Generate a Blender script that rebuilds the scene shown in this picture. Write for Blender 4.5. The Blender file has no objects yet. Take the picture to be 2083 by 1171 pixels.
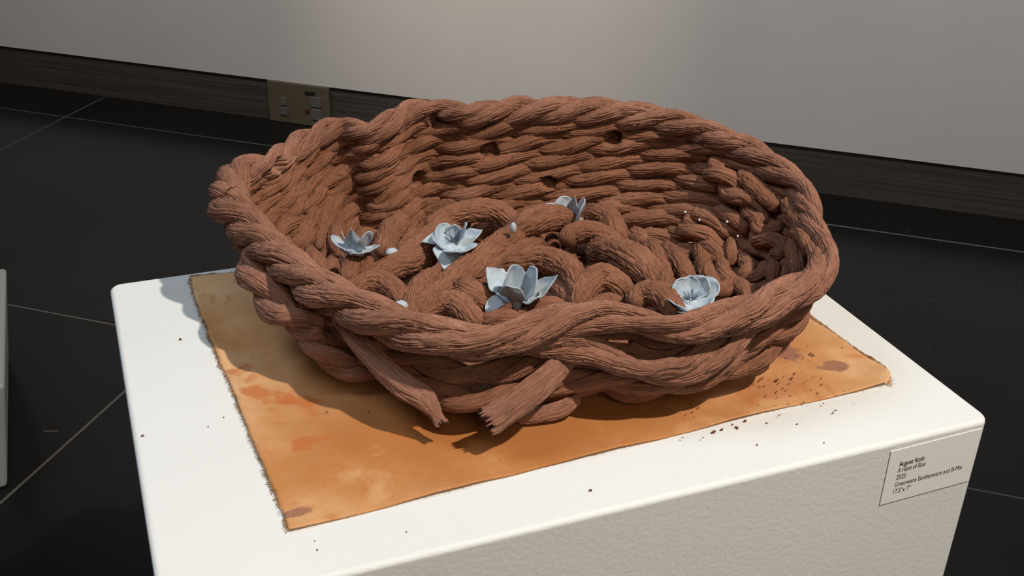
import bpy, math, random, json
import numpy as np
from mathutils import Vector, Matrix
random.seed(7)
rng = np.random.default_rng(11)
scene = bpy.context.scene
COL = scene.collection

# ------------------------------------------------------------------ camera
cam_d = bpy.data.cameras.new('camera')
cam = bpy.data.objects.new('camera', cam_d)
COL.objects.link(cam)
cam_d.sensor_width = 36.0
cam_d.sensor_fit = 'HORIZONTAL'
cam_d.lens = 2275.39 / 2083.0 * 36.0
cam_d.clip_start = 0.01
YAW, PITCH, ROLL = 0.3859, 0.4908, 0.0304
fwd = Vector((math.sin(YAW) * math.cos(PITCH), math.cos(YAW) * math.cos(PITCH), -math.sin(PITCH)))
rgt = Vector((math.cos(YAW), -math.sin(YAW), 0))
upv = rgt.cross(fwd)
r2 = rgt * math.cos(ROLL) + upv * math.sin(ROLL)
u2 = upv * math.cos(ROLL) - rgt * math.sin(ROLL)
m = Matrix((r2, u2, -fwd)).transposed().to_4x4()
m.translation = Vector((-0.2514, -0.6106, 0.398))
cam.matrix_world = m
scene.camera = cam
scene.view_settings.view_transform = 'Standard'
scene.view_settings.look = 'None'
scene.view_settings.gamma = 1.0
scene.view_settings.use_curve_mapping = False
scene.view_settings.exposure = 0.0

# ------------------------------------------------------------------ light
world = bpy.data.worlds.new('gallery_air')
scene.world = world
world.use_nodes = True
bg = world.node_tree.nodes['Background']
bg.inputs['Color'].default_value = (0.90, 0.95, 1.0, 1)
bg.inputs['Strength'].default_value = 0.065

def lamp(name, kind, loc, target, energy, color, **kw):
    d = bpy.data.lights.new(name, kind)
    d.energy = energy
    d.color = color
    for k, v in kw.items():
        setattr(d, k, v)
    o = bpy.data.objects.new(name, d)
    COL.objects.link(o)
    o.location = loc
    o.rotation_euler = (Vector(target) - Vector(loc)).to_track_quat('-Z', 'Y').to_euler()
    return o
WD = Vector((math.cos(-0.6639), math.sin(-0.6639), 0))
WN = Vector((-math.sin(-0.6639), math.cos(-0.6639), 0))
ZF = -0.5358
# track spot over the front right of the pedestal, the one that throws the basket's shadow
lamp('track_spot', 'SPOT', (0.66, -1.08, 2.05), (0.0, 0.0, 0.0), 240, (1.0, 0.92, 0.81),
     spot_size=math.radians(36), spot_blend=0.5, shadow_soft_size=0.03)
# cool gallery daylight from the left and above
lamp('gallery_light', 'AREA', (-1.3, 0.5, 2.2), (-0.05, 0.0, 0.0), 3.6, (0.70, 0.85, 1.0), shape='DISK', size=0.9, spread=math.radians(70))
# added soft warm fill from the front, brightens the pedestal's face
lamp('front_fill', 'AREA', (-0.3, -2.3, 1.5), (0.0, -0.18, -0.25), 2.7, (1.0, 0.87, 0.68), shape='DISK', size=1.2, spread=math.radians(80))
# wall lighting: one spot, and a long soft fill added to even it out
lamp('wall_spot', 'SPOT', WN * 0.2 + WD * -0.50 + Vector((0, 0, 1.6)), WN * 1.675 + WD * -0.56 + Vector((0, 0, 0.02)), 80,
     (1.0, 0.87, 0.70), spot_size=math.radians(28), spot_blend=1.0, shadow_soft_size=0.05)
lamp('wall_fill', 'AREA', WN * 0.5 + WD * -0.25 + Vector((0, 0, 1.6)), WN * 1.675 + WD * -0.25 + Vector((0, 0, 0.0)), 12.5,
     (1.0, 0.93, 0.88), shape='RECTANGLE', size=3.8, size_y=0.3, spread=math.radians(90))

# world-space measurements of the basket, flowers, cloth and crumbs (metres)
DATA = json.loads('''
{"rim":[[-0.1687,0.1095,0.082,0.0141],[-0.1627,0.0831,0.078,0.0135],[-0.1549,0.0555,0.075,0.0128],[-0.1474,0.0296,0.073,0.0125],[-0.1382,0.0024,0.071,
0.0122],[-0.1272,-0.0187,0.07,0.0122],[-0.1151,-0.0427,0.07,0.0125],[-0.1045,-0.0586,0.07,0.0124],[-0.0915,-0.075,0.07,0.0119],[-0.0781,-0.0883,0.07,
0.0112],[-0.06,-0.0961,0.07,0.0104],[-0.042,-0.0964,0.07,0.0105],[-0.0224,-0.0935,0.07,0.0109],[-0.0021,-0.09,0.07,0.0105],[0.0187,-0.0939,0.07,
0.0097],[0.0364,-0.1042,0.069,0.0088],[0.0535,-0.1155,0.068,0.0087],[0.0723,-0.1176,0.068,0.0097],[0.0962,-0.1168,0.07,0.011],[0.1184,-0.1139,0.072,
0.0114],[0.1369,-0.112,0.075,0.0112],[0.1557,-0.1058,0.078,0.0107],[0.1698,-0.0953,0.081,0.01],[0.1786,-0.0806,0.085,0.0095],[0.1876,-0.059,0.087,
0.0091],[0.1983,-0.0355,0.089,0.0091],[0.2078,-0.0148,0.092,0.0093],[0.2095,0.008,0.095,0.0102],[0.2054,0.028,0.098,0.0104],[0.1997,0.0499,0.102,
0.0106],[0.19,0.066,0.105,0.0103],[0.1799,0.0855,0.107,0.0103],[0.1637,0.1029,0.109,0.0105],[0.1461,0.1181,0.11,0.011],[0.1268,0.1305,0.111,0.011],
[0.1054,0.1388,0.112,0.011],[0.0839,0.1465,0.112,0.011],[0.0626,0.1548,0.111,0.011],[0.0398,0.1587,0.11,0.0104],[0.0217,0.1643,0.108,0.0098],[0.0065,
0.1784,0.108,0.0095],[-0.0077,0.1839,0.108,0.0099],[-0.0232,0.1851,0.106,0.0099],[-0.0398,0.1752,0.102,0.0094],[-0.0512,0.1761,0.097,0.0086],[-0.0574,
0.182,0.096,0.0086],[-0.0673,0.1963,0.096,0.0095],[-0.0825,0.1976,0.094,0.0102],[-0.0999,0.1881,0.091,0.0101],[-0.1178,0.1736,0.089,0.0099],[-0.1328,
0.1621,0.087,0.0097],[-0.1458,0.1598,0.086,0.0103],[-0.1577,0.1515,0.085,0.0116],[-0.1669,0.1308,0.084,0.0127]],"base":[[-0.1269,0.0923,0.011],
[-0.123,0.0722,0.011],[-0.1176,0.0509,0.011],[-0.1125,0.0308,0.011],[-0.1064,0.0093,0.011],[-0.0986,-0.0077,0.011],[-0.0906,-0.0277,0.011],[-0.0863,
-0.044,0.011],[-0.0795,-0.0622,0.011],[-0.0708,-0.0783,0.011],[-0.0566,-0.0898,0.011],[-0.04,-0.0915,0.011],[-0.0216,-0.0903,0.011],[-0.0019,-0.0887,
0.011],[0.0186,-0.093,0.011],[0.0358,-0.101,0.011],[0.052,-0.1101,0.011],[0.0692,-0.1099,0.011],[0.0905,-0.1065,0.011],[0.1084,-0.0999,0.011],[0.1225,
-0.0951,0.011],[0.136,-0.0864,0.011],[0.1448,-0.0746,0.011],[0.1487,-0.0599,0.011],[0.1519,-0.0399,0.011],[0.1582,-0.0203,0.011],[0.1635,-0.0036,
0.011],[0.1627,0.0144,0.011],[0.1577,0.0297,0.011],[0.1537,0.0462,0.011],[0.1475,0.0586,0.011],[0.141,0.0738,0.011],[0.1299,0.0878,0.011],[0.1173,
0.1003,0.011],[0.1032,0.1109,0.011],[0.0872,0.1186,0.011],[0.071,0.1265,0.011],[0.0544,0.1353,0.011],[0.0358,0.1409,0.011],[0.0203,0.1457,0.011],
[0.0073,0.1571,0.011],[-0.0047,0.1613,0.011],[-0.0177,0.1617,0.011],[-0.0314,0.1527,0.011],[-0.0404,0.152,0.011],[-0.0453,0.1564,0.011],[-0.0533,
0.1679,0.011],[-0.0648,0.1672,0.011],[-0.0772,0.157,0.011],[-0.0891,0.1428,0.011],[-0.0986,0.132,0.011],[-0.108,0.13,0.011],[-0.1175,0.1239,0.011],
[-0.125,0.1083,0.011]],"floor":{"F1":[[0.0464,0.0839,0.046,0.0091],[0.0141,0.0562,0.0502,0.0116],[-0.0203,0.0274,0.052,0.011],[-0.0489,0.0046,0.0502,
0.01],[-0.0765,-0.0141,0.046,0.0088]],"F1b":[[0.0446,0.0667,0.042,0.0072],[0.0143,0.0419,0.0472,0.009],[-0.0137,0.0258,0.0472,0.0084],[-0.0368,0.0153,
0.042,0.0066]],"F3":[[0.0213,0.0695,0.045,0.0079],[0.0299,0.066,0.0563,0.0096],[0.0459,0.0653,0.061,0.0103],[0.0642,0.0683,0.0563,0.0097],[0.0767,
0.0619,0.045,0.008]],"F4":[[-0.0334,0.0937,0.05,0.0078],[-0.0165,0.0972,0.0571,0.0086],[0.0042,0.0965,0.06,0.0087],[0.0225,0.0938,0.0571,0.0084],
[0.0315,0.0833,0.05,0.0073]],"F20":[[0.0041,0.1179,0.046,0.0093],[-0.0256,0.0868,0.0512,0.0103],[-0.0508,0.0646,0.0512,0.0093],[-0.0704,0.0524,0.046,
0.0074]],"F5":[[0.0806,0.075,0.045,0.0074],[0.0879,0.0703,0.0549,0.0088],[0.0933,0.0545,0.059,0.009],[0.0925,0.0375,0.0549,0.0085],[0.0904,0.0298,
0.045,0.0071]],"F6b":[[0.0528,0.0398,0.05,0.0074],[0.06,0.0438,0.0557,0.0084],[0.0717,0.04,0.058,0.0084],[0.0811,0.0309,0.0557,0.008],[0.0879,0.0241,
0.05,0.007]],"F6":[[0.0656,0.0257,0.05,0.008],[0.0715,0.0073,0.0585,0.0109],[0.0775,-0.014,0.062,0.0119],[0.0826,-0.0313,0.0585,0.0111],[0.0864,
-0.0451,0.05,0.0081]],"F7":[[0.1046,0.0123,0.058,0.0059],[0.0975,-0.0122,0.058,0.0074],[0.0895,-0.0364,0.058,0.0072],[0.0802,-0.0565,0.058,0.0057]],
"F8":[[0.1314,0.0356,0.04,0.0054],[0.1232,0.0005,0.044,0.0076],[0.122,-0.0201,0.04,0.0061]],"F9":[[-0.0058,0.0277,0.045,0.0068],[0.0081,0.0218,0.0521,
0.0084],[0.0242,0.0129,0.0564,0.0094],[0.0336,-0.0033,0.0564,0.0093],[0.0349,-0.0211,0.0521,0.0085],[0.0296,-0.0376,0.045,0.0074]],"F9b":[[0.0279,
0.0243,0.04,0.0062],[0.0291,0.0016,0.0435,0.0077],[0.0286,-0.0203,0.0435,0.0075],[0.0251,-0.0405,0.04,0.0064]],"F10":[[0.0254,-0.0378,0.044,0.0064],
[0.0357,-0.0294,0.0525,0.009],[0.0502,-0.0238,0.056,0.0104],[0.0597,-0.0316,0.0525,0.0094],[0.0634,-0.0379,0.044,0.0071]],"F11":[[0.0308,-0.0393,
0.042,0.0064],[0.0466,-0.0404,0.046,0.0071],[0.0658,-0.0406,0.042,0.0062]],"F12":[[0.0563,-0.056,0.05,0.0066],[0.0672,-0.0518,0.0557,0.0086],[0.0741,
-0.06,0.058,0.0088],[0.077,-0.0716,0.0557,0.0084],[0.0761,-0.0828,0.05,0.0068]],"F13":[[-0.0405,0.0197,0.046,0.0073],[-0.0365,-0.0087,0.052,0.0096],
[-0.025,-0.0192,0.046,0.0083]],"F14":[[-0.0738,-0.018,0.044,0.0062],[-0.0603,-0.0129,0.0497,0.0085],[-0.0494,-0.0196,0.052,0.0091],[-0.0447,-0.0349,
0.0497,0.008],[-0.0416,-0.0419,0.044,0.0062]],"F15":[[-0.047,0.0372,0.044,0.0077],[-0.064,0.0136,0.0475,0.0081],[-0.075,-0.0072,0.0475,0.0076],
[-0.0797,-0.0193,0.044,0.0068]],"F16":[[-0.0933,0.0474,0.042,0.0067],[-0.0796,0.0441,0.0489,0.0086],[-0.0596,0.053,0.0489,0.0091],[-0.034,0.0721,
0.042,0.0081]],"F17":[[-0.1141,0.0214,0.044,0.0067],[-0.102,0.0256,0.0497,0.0084],[-0.0879,0.0235,0.052,0.0087],[-0.0795,0.0109,0.0497,0.008],
[-0.0781,0.0004,0.044,0.0067]],"F18":[[-0.1066,0.0377,0.048,0.0062],[-0.0991,0.0542,0.0497,0.0077],[-0.0904,0.0615,0.0497,0.0078],[-0.0901,0.0434,
0.048,0.0066]],"F19":[[-0.0518,0.1244,0.045,0.0066],[-0.0632,0.0927,0.049,0.0088],[-0.0706,0.0745,0.045,0.0083]],"F21":[[-0.04,-0.0375,0.042,0.0062],
[-0.0264,-0.045,0.05,0.0071],[-0.009,-0.048,0.042,0.0062]],"F22":[[-0.0039,-0.0311,0.042,0.0057],[0.0068,-0.0336,0.048,0.0067],[0.0209,-0.0339,0.042,
0.0061]],"F23":[[0.0596,0.0793,0.038,0.0051],[0.052,0.0616,0.038,0.0061],[0.0428,0.0436,0.038,0.0053]],"F24":[[0.07,0.0728,0.037,0.0051],[0.063,
0.0542,0.037,0.0057],[0.0569,0.0369,0.037,0.0049]],"F25":[[0.0691,0.031,0.034,0.0049],[0.0593,0.0182,0.034,0.0052],[0.0533,0.0009,0.034,0.0048]],
"F26":[[-0.0929,0.1029,0.035,0.006],[-0.0901,0.0855,0.035,0.007],[-0.0889,0.0693,0.035,0.0062]],"F27":[[-0.0433,0.0218,0.036,0.0066],[-0.0578,-0.0018,
0.036,0.0071],[-0.0611,-0.0274,0.036,0.0062]],"F28":[[0.0841,-0.0169,0.034,0.0068],[0.084,-0.0457,0.034,0.0072],[0.098,-0.0608,0.034,0.0071]],
"F29":[[-0.0879,0.0406,0.034,0.0073],[-0.0827,0.0103,0.034,0.0071],[-0.0712,-0.0072,0.034,0.007]],"F30":[[0.0071,0.0088,0.034,0.0067],[0.0217,0.0003,
0.034,0.0074],[0.0303,-0.0135,0.034,0.0066]],"F31":[[0.005,0.1034,0.036,0.0074],[0.0271,0.1098,0.036,0.0075],[0.0401,0.0919,0.036,0.0074]],
"F32":[[0.0944,0.0267,0.034,0.0071],[0.0924,-0.0006,0.034,0.0069],[0.0938,-0.0201,0.034,0.0068]],"F33":[[-0.0364,0.1448,0.04,0.0075],[-0.0508,0.1217,
0.04,0.0081],[-0.0711,0.102,0.04,0.0071]],"F34":[[0.1298,0.0807,0.032,0.0065],[0.1251,0.0549,0.032,0.0074],[0.1271,0.02,0.032,0.0064]]},
"wall":{"R1":[[0.1624,0.0653,0.0416,0.0083],[0.1655,0.046,0.0391,0.0093],[0.1692,0.0282,0.0356,0.0096],[0.1634,0.0103,0.0309,0.0079]],"R2":[[0.1689,
0.0632,0.0499,0.0053],[0.1755,0.0437,0.0509,0.0063],[0.1822,0.0252,0.0444,0.0055]],"R3":[[0.1807,0.0504,0.0566,0.0056],[0.1843,0.0282,0.0573,0.0066],
[0.1908,0.014,0.053,0.0058]],"R4":[[0.18,0.0677,0.0846,0.0086],[0.1842,0.0512,0.0826,0.0096],[0.1887,0.0372,0.0743,0.0099],[0.1921,0.0198,0.0693,
0.0094],[0.1937,0.0067,0.0645,0.009],[0.1902,0.0019,0.0562,0.009],[0.1901,-0.0156,0.0564,0.0088],[0.1827,-0.0404,0.0562,0.0075]],"R4b":[[0.1939,
0.0439,0.0874,0.0062],[0.1959,0.019,0.0823,0.0072],[0.201,-0.0032,0.0767,0.0063]],"R7":[[0.142,-0.0287,0.0309,0.0051],[0.1551,-0.0222,0.0332,0.0063],
[0.159,-0.0327,0.0332,0.0062],[0.1569,-0.0442,0.0309,0.0051]],"R6":[[0.1705,0.0181,0.0309,0.0051],[0.1539,-0.0129,0.0358,0.006],[0.1626,-0.0248,
0.0309,0.0056]],"R6b":[[0.1809,0.0076,0.0367,0.0054],[0.1727,-0.0141,0.0381,0.0061],[0.1657,-0.0133,0.0309,0.0053]],"R6c":[[0.1836,-0.0193,0.0439,
0.0053],[0.1742,-0.0274,0.0397,0.0059],[0.1726,-0.0139,0.0309,0.0053]],"R5":[[0.1815,0.0245,0.0432,0.004],[0.1723,0.0102,0.0408,0.0047],[0.1709,
0.0062,0.0309,0.0043]],"R8":[[0.1862,-0.0258,0.0517,0.0038],[0.173,-0.0428,0.0505,0.0048],[0.1697,-0.0491,0.0405,0.0044]],"R8b":[[0.1807,-0.0483,
0.0588,0.0034],[0.1699,-0.0612,0.0578,0.004],[0.1698,-0.0617,0.0469,0.004]],"R8c":[[0.1884,-0.0404,0.0722,0.0054],[0.1775,-0.0557,0.071,0.0064],
[0.1702,-0.071,0.0674,0.0059],[0.1694,-0.078,0.0582,0.0052]],"R9":[[0.1912,-0.0304,0.0669,0.0045],[0.1831,-0.0485,0.0807,0.005],[0.1743,-0.0703,
0.0855,0.0049],[0.1749,-0.0748,0.0757,0.0042]],"R10":[[0.1606,-0.0364,0.0309,0.0034],[0.1631,-0.0356,0.0359,0.0042],[0.161,-0.0441,0.0309,0.0037]],
"R11":[[0.1717,-0.0392,0.0382,0.0034],[0.1611,-0.0527,0.04,0.0041],[0.1637,-0.0516,0.0336,0.0037]],"R12":[[0.1667,0.0427,0.0314,0.0063],[0.1454,
-0.0047,0.0331,0.0064],[0.1442,-0.0309,0.0309,0.0058]],"R13":[[0.1984,-0.0132,0.068,0.0052],[0.193,-0.0066,0.062,0.0057],[0.1891,-0.0,0.0478,0.0054]],
"L1":[[-0.0559,0.18,0.0765,0.0025],[-0.0681,0.1907,0.0645,0.0069],[-0.0838,0.1865,0.0587,0.0068],[-0.0986,0.1757,0.0559,0.0026]],"L2":[[-0.0577,
0.1817,0.0597,0.0023],[-0.0684,0.1871,0.0515,0.0061],[-0.0807,0.1823,0.0467,0.0027]],"L3":[[-0.096,0.1799,0.06,0.0024],[-0.1109,0.1668,0.058,0.0063],
[-0.1235,0.1563,0.056,0.0025]],"L4":[[-0.1116,0.1724,0.0757,0.0022],[-0.1241,0.1623,0.0726,0.0054],[-0.1341,0.1575,0.0672,0.0023]],"L5":[[-0.084,
0.1815,0.0483,0.0025],[-0.0913,0.1713,0.0404,0.0064],[-0.0983,0.1562,0.0315,0.0063],[-0.1054,0.1318,0.0293,0.0025]],"L6":[[-0.1176,0.1582,0.0516,
0.0024],[-0.1223,0.1515,0.0451,0.0058],[-0.1269,0.1459,0.037,0.0024]],"L7":[[-0.0223,0.1772,0.0641,0.0023],[-0.0374,0.1672,0.0555,0.0061],[-0.0475,
0.1671,0.0445,0.0065],[-0.057,0.1776,0.0321,0.0027]],"L8":[[-0.0737,0.1809,0.038,0.0027],[-0.0803,0.171,0.0306,0.0069],[-0.0891,0.1442,0.0294,0.007],
[-0.0938,0.1152,0.0293,0.0029]],"L9":[[-0.1124,0.1385,0.0293,0.0027],[-0.1125,0.1129,0.0293,0.0068],[-0.1093,0.0875,0.0293,0.003]],"L10":[[-0.1069,
0.1602,0.0432,0.0026],[-0.1134,0.1491,0.0369,0.0062],[-0.1134,0.1388,0.0293,0.0027]],"L11":[[-0.0466,0.173,0.0869,0.0021],[-0.0579,0.1829,0.0773,
0.0053],[-0.0665,0.1916,0.0701,0.0023]],"R14":[[0.2021,-0.0061,0.0835,0.0059],[0.193,-0.0316,0.0844,0.0061],[0.1834,-0.0569,0.0859,0.0056]]},
"loop":[[-0.0411,-0.0866,0.062,0.0081],[-0.0246,-0.0923,0.058,0.0084],[-0.0061,-0.0939,0.055,0.0088],[0.0126,-0.0993,0.05,0.0091],[0.0263,-0.1091,
0.044,0.0091],[0.0423,-0.1171,0.04,0.0091],[0.0608,-0.12,0.04,0.0095],[0.0781,-0.1185,0.044,0.0098],[0.0981,-0.1125,0.05,0.0103],[0.1177,-0.1078,
0.056,0.0092],[0.1336,-0.1066,0.062,0.0077]],"loop2":[[0.0763,-0.113,0.028,0.0061],[0.0945,-0.1109,0.032,0.0076],[0.1142,-0.1063,0.038,0.008],[0.1322,
-0.0991,0.045,0.0069],[0.1445,-0.0958,0.05,0.0057]],"leftloop":[[-0.1431,0.0102,0.045,0.0078],[-0.1409,-0.0004,0.036,0.0081],[-0.1352,-0.0101,0.026,
0.0084],[-0.1228,-0.0162,0.018,0.0084],[-0.1078,-0.019,0.014,0.0084],[-0.0939,-0.027,0.013,0.0078],[-0.0812,-0.0388,0.012,0.0068]],"outer1":[[-0.1647,
0.0696,0.062,0.0114],[-0.1638,0.0408,0.056,0.0117],[-0.1573,0.019,0.05,0.0112],[-0.1474,-0.0001,0.046,0.0095],[-0.1319,-0.0065,0.042,0.0077]],
"tuftA":[[-0.1236,-0.0132,0.054,0.0061],[-0.1186,-0.0356,0.048,0.0069],[-0.1108,-0.0589,0.042,0.0073],[-0.1016,-0.0749,0.036,0.0078],[-0.0922,-0.0834,
0.031,0.0078],[-0.0885,-0.0887,0.026,0.0061],[-0.0862,-0.0926,0.021,0.0043],[-0.0846,-0.096,0.018,0.0046]],"tuftB":[[0.0059,-0.0843,0.044,0.0069],
[-0.0112,-0.0981,0.043,0.0079],[-0.028,-0.1083,0.04,0.0086],[-0.0431,-0.1126,0.035,0.0088],[-0.0539,-0.1133,0.03,0.0091],[-0.062,-0.1133,0.026,
0.0096]],"patch":[[[-0.0149,-0.0829,0.034,0.0051],[-0.0315,-0.0802,0.034,0.006],[-0.0441,-0.0783,0.033,0.0039]],[[0.0061,-0.0934,0.016,0.0027],
[-0.0059,-0.0951,0.011,0.0057],[-0.0216,-0.0939,0.008,0.0054],[-0.035,-0.0911,0.007,0.0033]],[[-0.0352,-0.0906,0.02,0.0044],[-0.0484,-0.0836,0.022,
0.005],[-0.0598,-0.0756,0.023,0.0042]],[[-0.0522,-0.0813,0.016,0.0036],[-0.0653,-0.0779,0.016,0.0042],[-0.0749,-0.0739,0.017,0.0021]],[[0.0695,
-0.1094,0.045,0.0036],[0.0552,-0.1047,0.044,0.0042],[0.0378,-0.0924,0.046,0.0036]],[[0.0778,-0.1118,0.05,0.0039],[0.0595,-0.1019,0.05,0.0039],[0.0405,
-0.093,0.05,0.0036]]],"flowers":[{"c":[-0.0936,0.0649,0.058],"p":[[-0.1086,0.0691,0.068,0.0087,"r"],[-0.1027,0.0628,0.074,0.0053,"p"],[-0.0974,0.0562,
0.078,0.0112,"p"],[-0.088,0.0483,0.078,0.0118,"r"],[-0.0792,0.0537,0.064,0.0073,"p"],[-0.1028,0.0543,0.064,0.0112,"r"],[-0.0928,0.0463,0.064,0.0131,
"r"],[-0.0964,0.0598,0.056,0.0134,"r"]]},{"c":[-0.0275,0.0511,0.06],"p":[[-0.0365,0.0585,0.07,0.0143,"r"],[-0.0255,0.053,0.072,0.0115,"r"],[-0.0216,
0.0406,0.078,0.008,"r"],[-0.009,0.0437,0.07,0.0122,"p"],[-0.0481,0.0579,0.06,0.0116,"p"],[-0.0436,0.0474,0.066,0.0134,"r"],[-0.0218,0.0266,0.066,
0.0132,"r"],[-0.0363,0.0251,0.066,0.0125,"r"],[-0.0408,0.0283,0.05,0.0199,"p"]]},{"c":[-0.0119,-0.0302,0.056],"p":[[-0.0255,-0.0102,0.07,0.0171,"j"],
[-0.0168,-0.0316,0.08,0.0172,"r"],[-0.0023,-0.0379,0.078,0.0173,"r"],[0.0098,-0.0423,0.074,0.0142,"p"],[-0.0321,-0.0274,0.048,0.01,"r"],[-0.0261,
-0.0302,0.062,0.0124,"r"],[-0.0036,-0.0471,0.064,0.0098,"r"],[-0.0231,-0.0473,0.074,0.0139,"r"]]},{"c":[0.0683,0.0686,0.056],"p":[[0.0482,0.0843,
0.056,0.0102,"r"],[0.052,0.0792,0.064,0.0123,"r"],[0.0619,0.0738,0.072,0.0158,"r"],[0.0693,0.063,0.077,0.0099,"p"],[0.0735,0.0549,0.076,0.0134,"r"],
[0.0719,0.0575,0.058,0.01,"r"]]},{"c":[0.0925,-0.0693,0.056],"p":[[0.0789,-0.0586,0.06,0.0089,"r"],[0.0841,-0.0627,0.068,0.0157,"r"],[0.0947,-0.0624,
0.07,0.0107,"r"],[0.1014,-0.0687,0.071,0.0144,"r"],[0.1091,-0.0717,0.068,0.0145,"r"],[0.0722,-0.0832,0.064,0.0147,"r"],[0.0933,-0.0903,0.064,0.0147,
"r"],[0.0785,-0.0947,0.062,0.0158,"r"]]}],"beads":[[-0.0695,0.0586,0.055,0.0038],[-0.085,-0.0161,0.055,0.0042],[0.0141,0.044,0.068,0.0028]],
"flecks":[[0.1618,0.0617,0.0519],[0.1662,0.0475,0.0509],[0.176,0.0256,0.0576],[0.1581,0.0462,0.0454],[0.1799,0.0151,0.0501]],"holes":[[0.0028,0.1757,
0.1033],[0.1272,0.1241,0.0923],[0.0365,0.1538,0.0812],[-0.0164,0.1747,0.0577],[0.0793,0.1367,0.057],[-0.1268,0.1616,0.0868]],"card":[[0.1771,-0.1801,
-0.0074],[0.2474,-0.1802,-0.0047],[0.1774,-0.1802,-0.0487],[0.248,-0.1802,-0.048]],"cardtext":[[0.1859,-0.1802,-0.0186],[0.1858,-0.1802,-0.0231],
[0.186,-0.1802,-0.0285],[0.1858,-0.1802,-0.0342],[0.1863,-0.1802,-0.0398],[0.2385,-0.1802,-0.0337]],"cloth":{"left":[[-0.1959,0.1704,0.0],[-0.1969,
0.1429,0.0],[-0.1961,0.1043,0.0],[-0.1939,0.0599,0.0],[-0.1914,0.0229,0.0],[-0.1894,-0.0002,0.0],[-0.1896,-0.0146,0.0],[-0.1884,-0.0399,0.0],[-0.1861,
-0.084,0.0],[-0.1833,-0.1402,0.0]],"front":[[-0.1833,-0.1402,0.0],[-0.1258,-0.1376,0.0],[-0.036,-0.1331,0.0],[0.0457,-0.1309,0.0],[0.136,-0.1269,0.0],
[0.2146,-0.1268,0.0]],"right":[[0.2191,-0.1221,0.0],[0.2248,-0.108,0.0],[0.2211,-0.0832,0.0],[0.2189,-0.0577,0.0],[0.2188,-0.0338,0.0],[0.2161,-0.019,
0.0]],"back":[[-0.1959,0.1704,0.0],[-0.181,0.168,0.0],[-0.1611,0.1656,0.0]]},"outlet":[[-1.0981,-0.4353],[-0.9389,-0.4356],[-1.1069,-0.5409],[-0.9444,
-0.5385],[-1.0605,-0.483],[-1.0598,-0.5075],[-0.9892,-0.4537],[-0.9751,-0.4725],[-0.9768,-0.5007],[-0.9984,-0.4973]],"crumbs":[[0.1445,-0.1094,0.0016,
0.0009],[0.1412,-0.0976,0.0016,0.0004],[0.0989,-0.1146,0.0016,0.0004],[0.1376,-0.1261,0.0016,0.0007],[0.1851,-0.0596,0.0016,0.0007],[0.1916,-0.069,
0.0016,0.0007],[0.1447,-0.1182,0.0016,0.0007],[0.1625,-0.1218,0.0016,0.0009],[0.1385,-0.0946,0.0016,0.0009],[0.153,-0.0975,0.0016,0.0007],[0.1782,
-0.0823,0.0016,0.0009],[0.131,-0.1026,0.0016,0.0009],[0.1487,-0.1175,0.0016,0.0004],[0.1611,-0.1171,0.0016,0.0007],[0.125,-0.086,0.0016,0.0007],
[0.1511,-0.1298,0.0016,0.0004],[0.1344,-0.103,0.0016,0.0009],[0.1346,-0.1177,0.0016,0.0007],[0.1488,-0.0854,0.0016,0.0007],[0.1528,-0.1057,0.0016,
0.0005],[0.1283,-0.1248,0.0016,0.0005],[0.1592,-0.1433,0.0016,0.0007],[0.1437,-0.099,0.0016,0.0004],[0.2129,-0.0786,0.0016,0.0007],[0.1647,-0.1067,
0.0016,0.0005],[0.1684,-0.0777,0.0016,0.0004],[0.1382,-0.1114,0.0016,0.0009],[0.1364,-0.1134,0.0016,0.0005],[0.1473,-0.1014,0.0016,0.0004],[0.129,
-0.099,0.0016,0.0007],[0.1757,-0.1074,0.0016,0.0009],[0.1722,-0.1036,0.0016,0.0005],[0.1521,-0.1061,0.0016,0.0005],[0.1422,-0.0754,0.0016,0.0005],
[0.1446,-0.1037,0.0016,0.0007],[0.1682,-0.0777,0.0016,0.0005],[0.1347,-0.0966,0.0016,0.0009],[0.1363,-0.0954,0.0016,0.0009],[0.1767,-0.0803,0.0016,
0.0004],[0.1621,-0.1079,0.0016,0.0005],[0.1682,-0.0773,0.0016,0.0007],[0.1506,-0.106,0.0016,0.0007],[0.1008,-0.1136,0.0016,0.0004],[0.1415,-0.0967,
0.0016,0.0005],[0.1815,-0.095,0.0016,0.0005],[0.1191,-0.1204,0.0016,0.0007],[0.1765,-0.0774,0.0016,0.0007],[0.1286,-0.1137,0.0016,0.0009],[0.1781,
-0.1395,0.0016,0.0005],[0.1811,-0.1252,0.0016,0.0005],[0.1634,-0.0824,0.0016,0.0004],[0.1875,-0.0815,0.0016,0.0009],[0.167,-0.0967,0.0016,0.0004],
[0.145,-0.1122,0.0016,0.0007],[0.159,-0.1332,0.0016,0.0009],[0.1811,-0.0859,0.0016,0.0005],[0.1477,-0.1282,0.0016,0.0009],[0.1764,-0.0935,0.0016,
0.0004],[0.1714,-0.114,0.0016,0.0009],[0.1405,-0.0882,0.0016,0.0005],[0.1564,-0.1041,0.0016,0.0004],[0.133,-0.1161,0.0016,0.0004],[0.1458,-0.1002,
0.0016,0.0017],[0.1866,-0.079,0.0016,0.0014],[0.1871,-0.0805,0.0016,0.001],[0.1792,-0.0613,0.0016,0.001],[0.1741,-0.063,0.0016,0.001],[0.1732,-0.0614,
0.0016,0.0012],[0.1565,-0.1014,0.0016,0.0012],[0.1618,-0.0969,0.0016,0.0011],[0.0779,-0.1355,0.0003,0.0018],[0.0765,-0.1355,0.0003,0.0012],[0.0838,
-0.1348,0.0003,0.0013],[0.0938,-0.1355,0.0003,0.0013],[0.0939,-0.1366,0.0003,0.001],[0.1025,-0.1313,0.0003,0.0015],[0.0932,-0.132,0.0003,0.0009],
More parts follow.
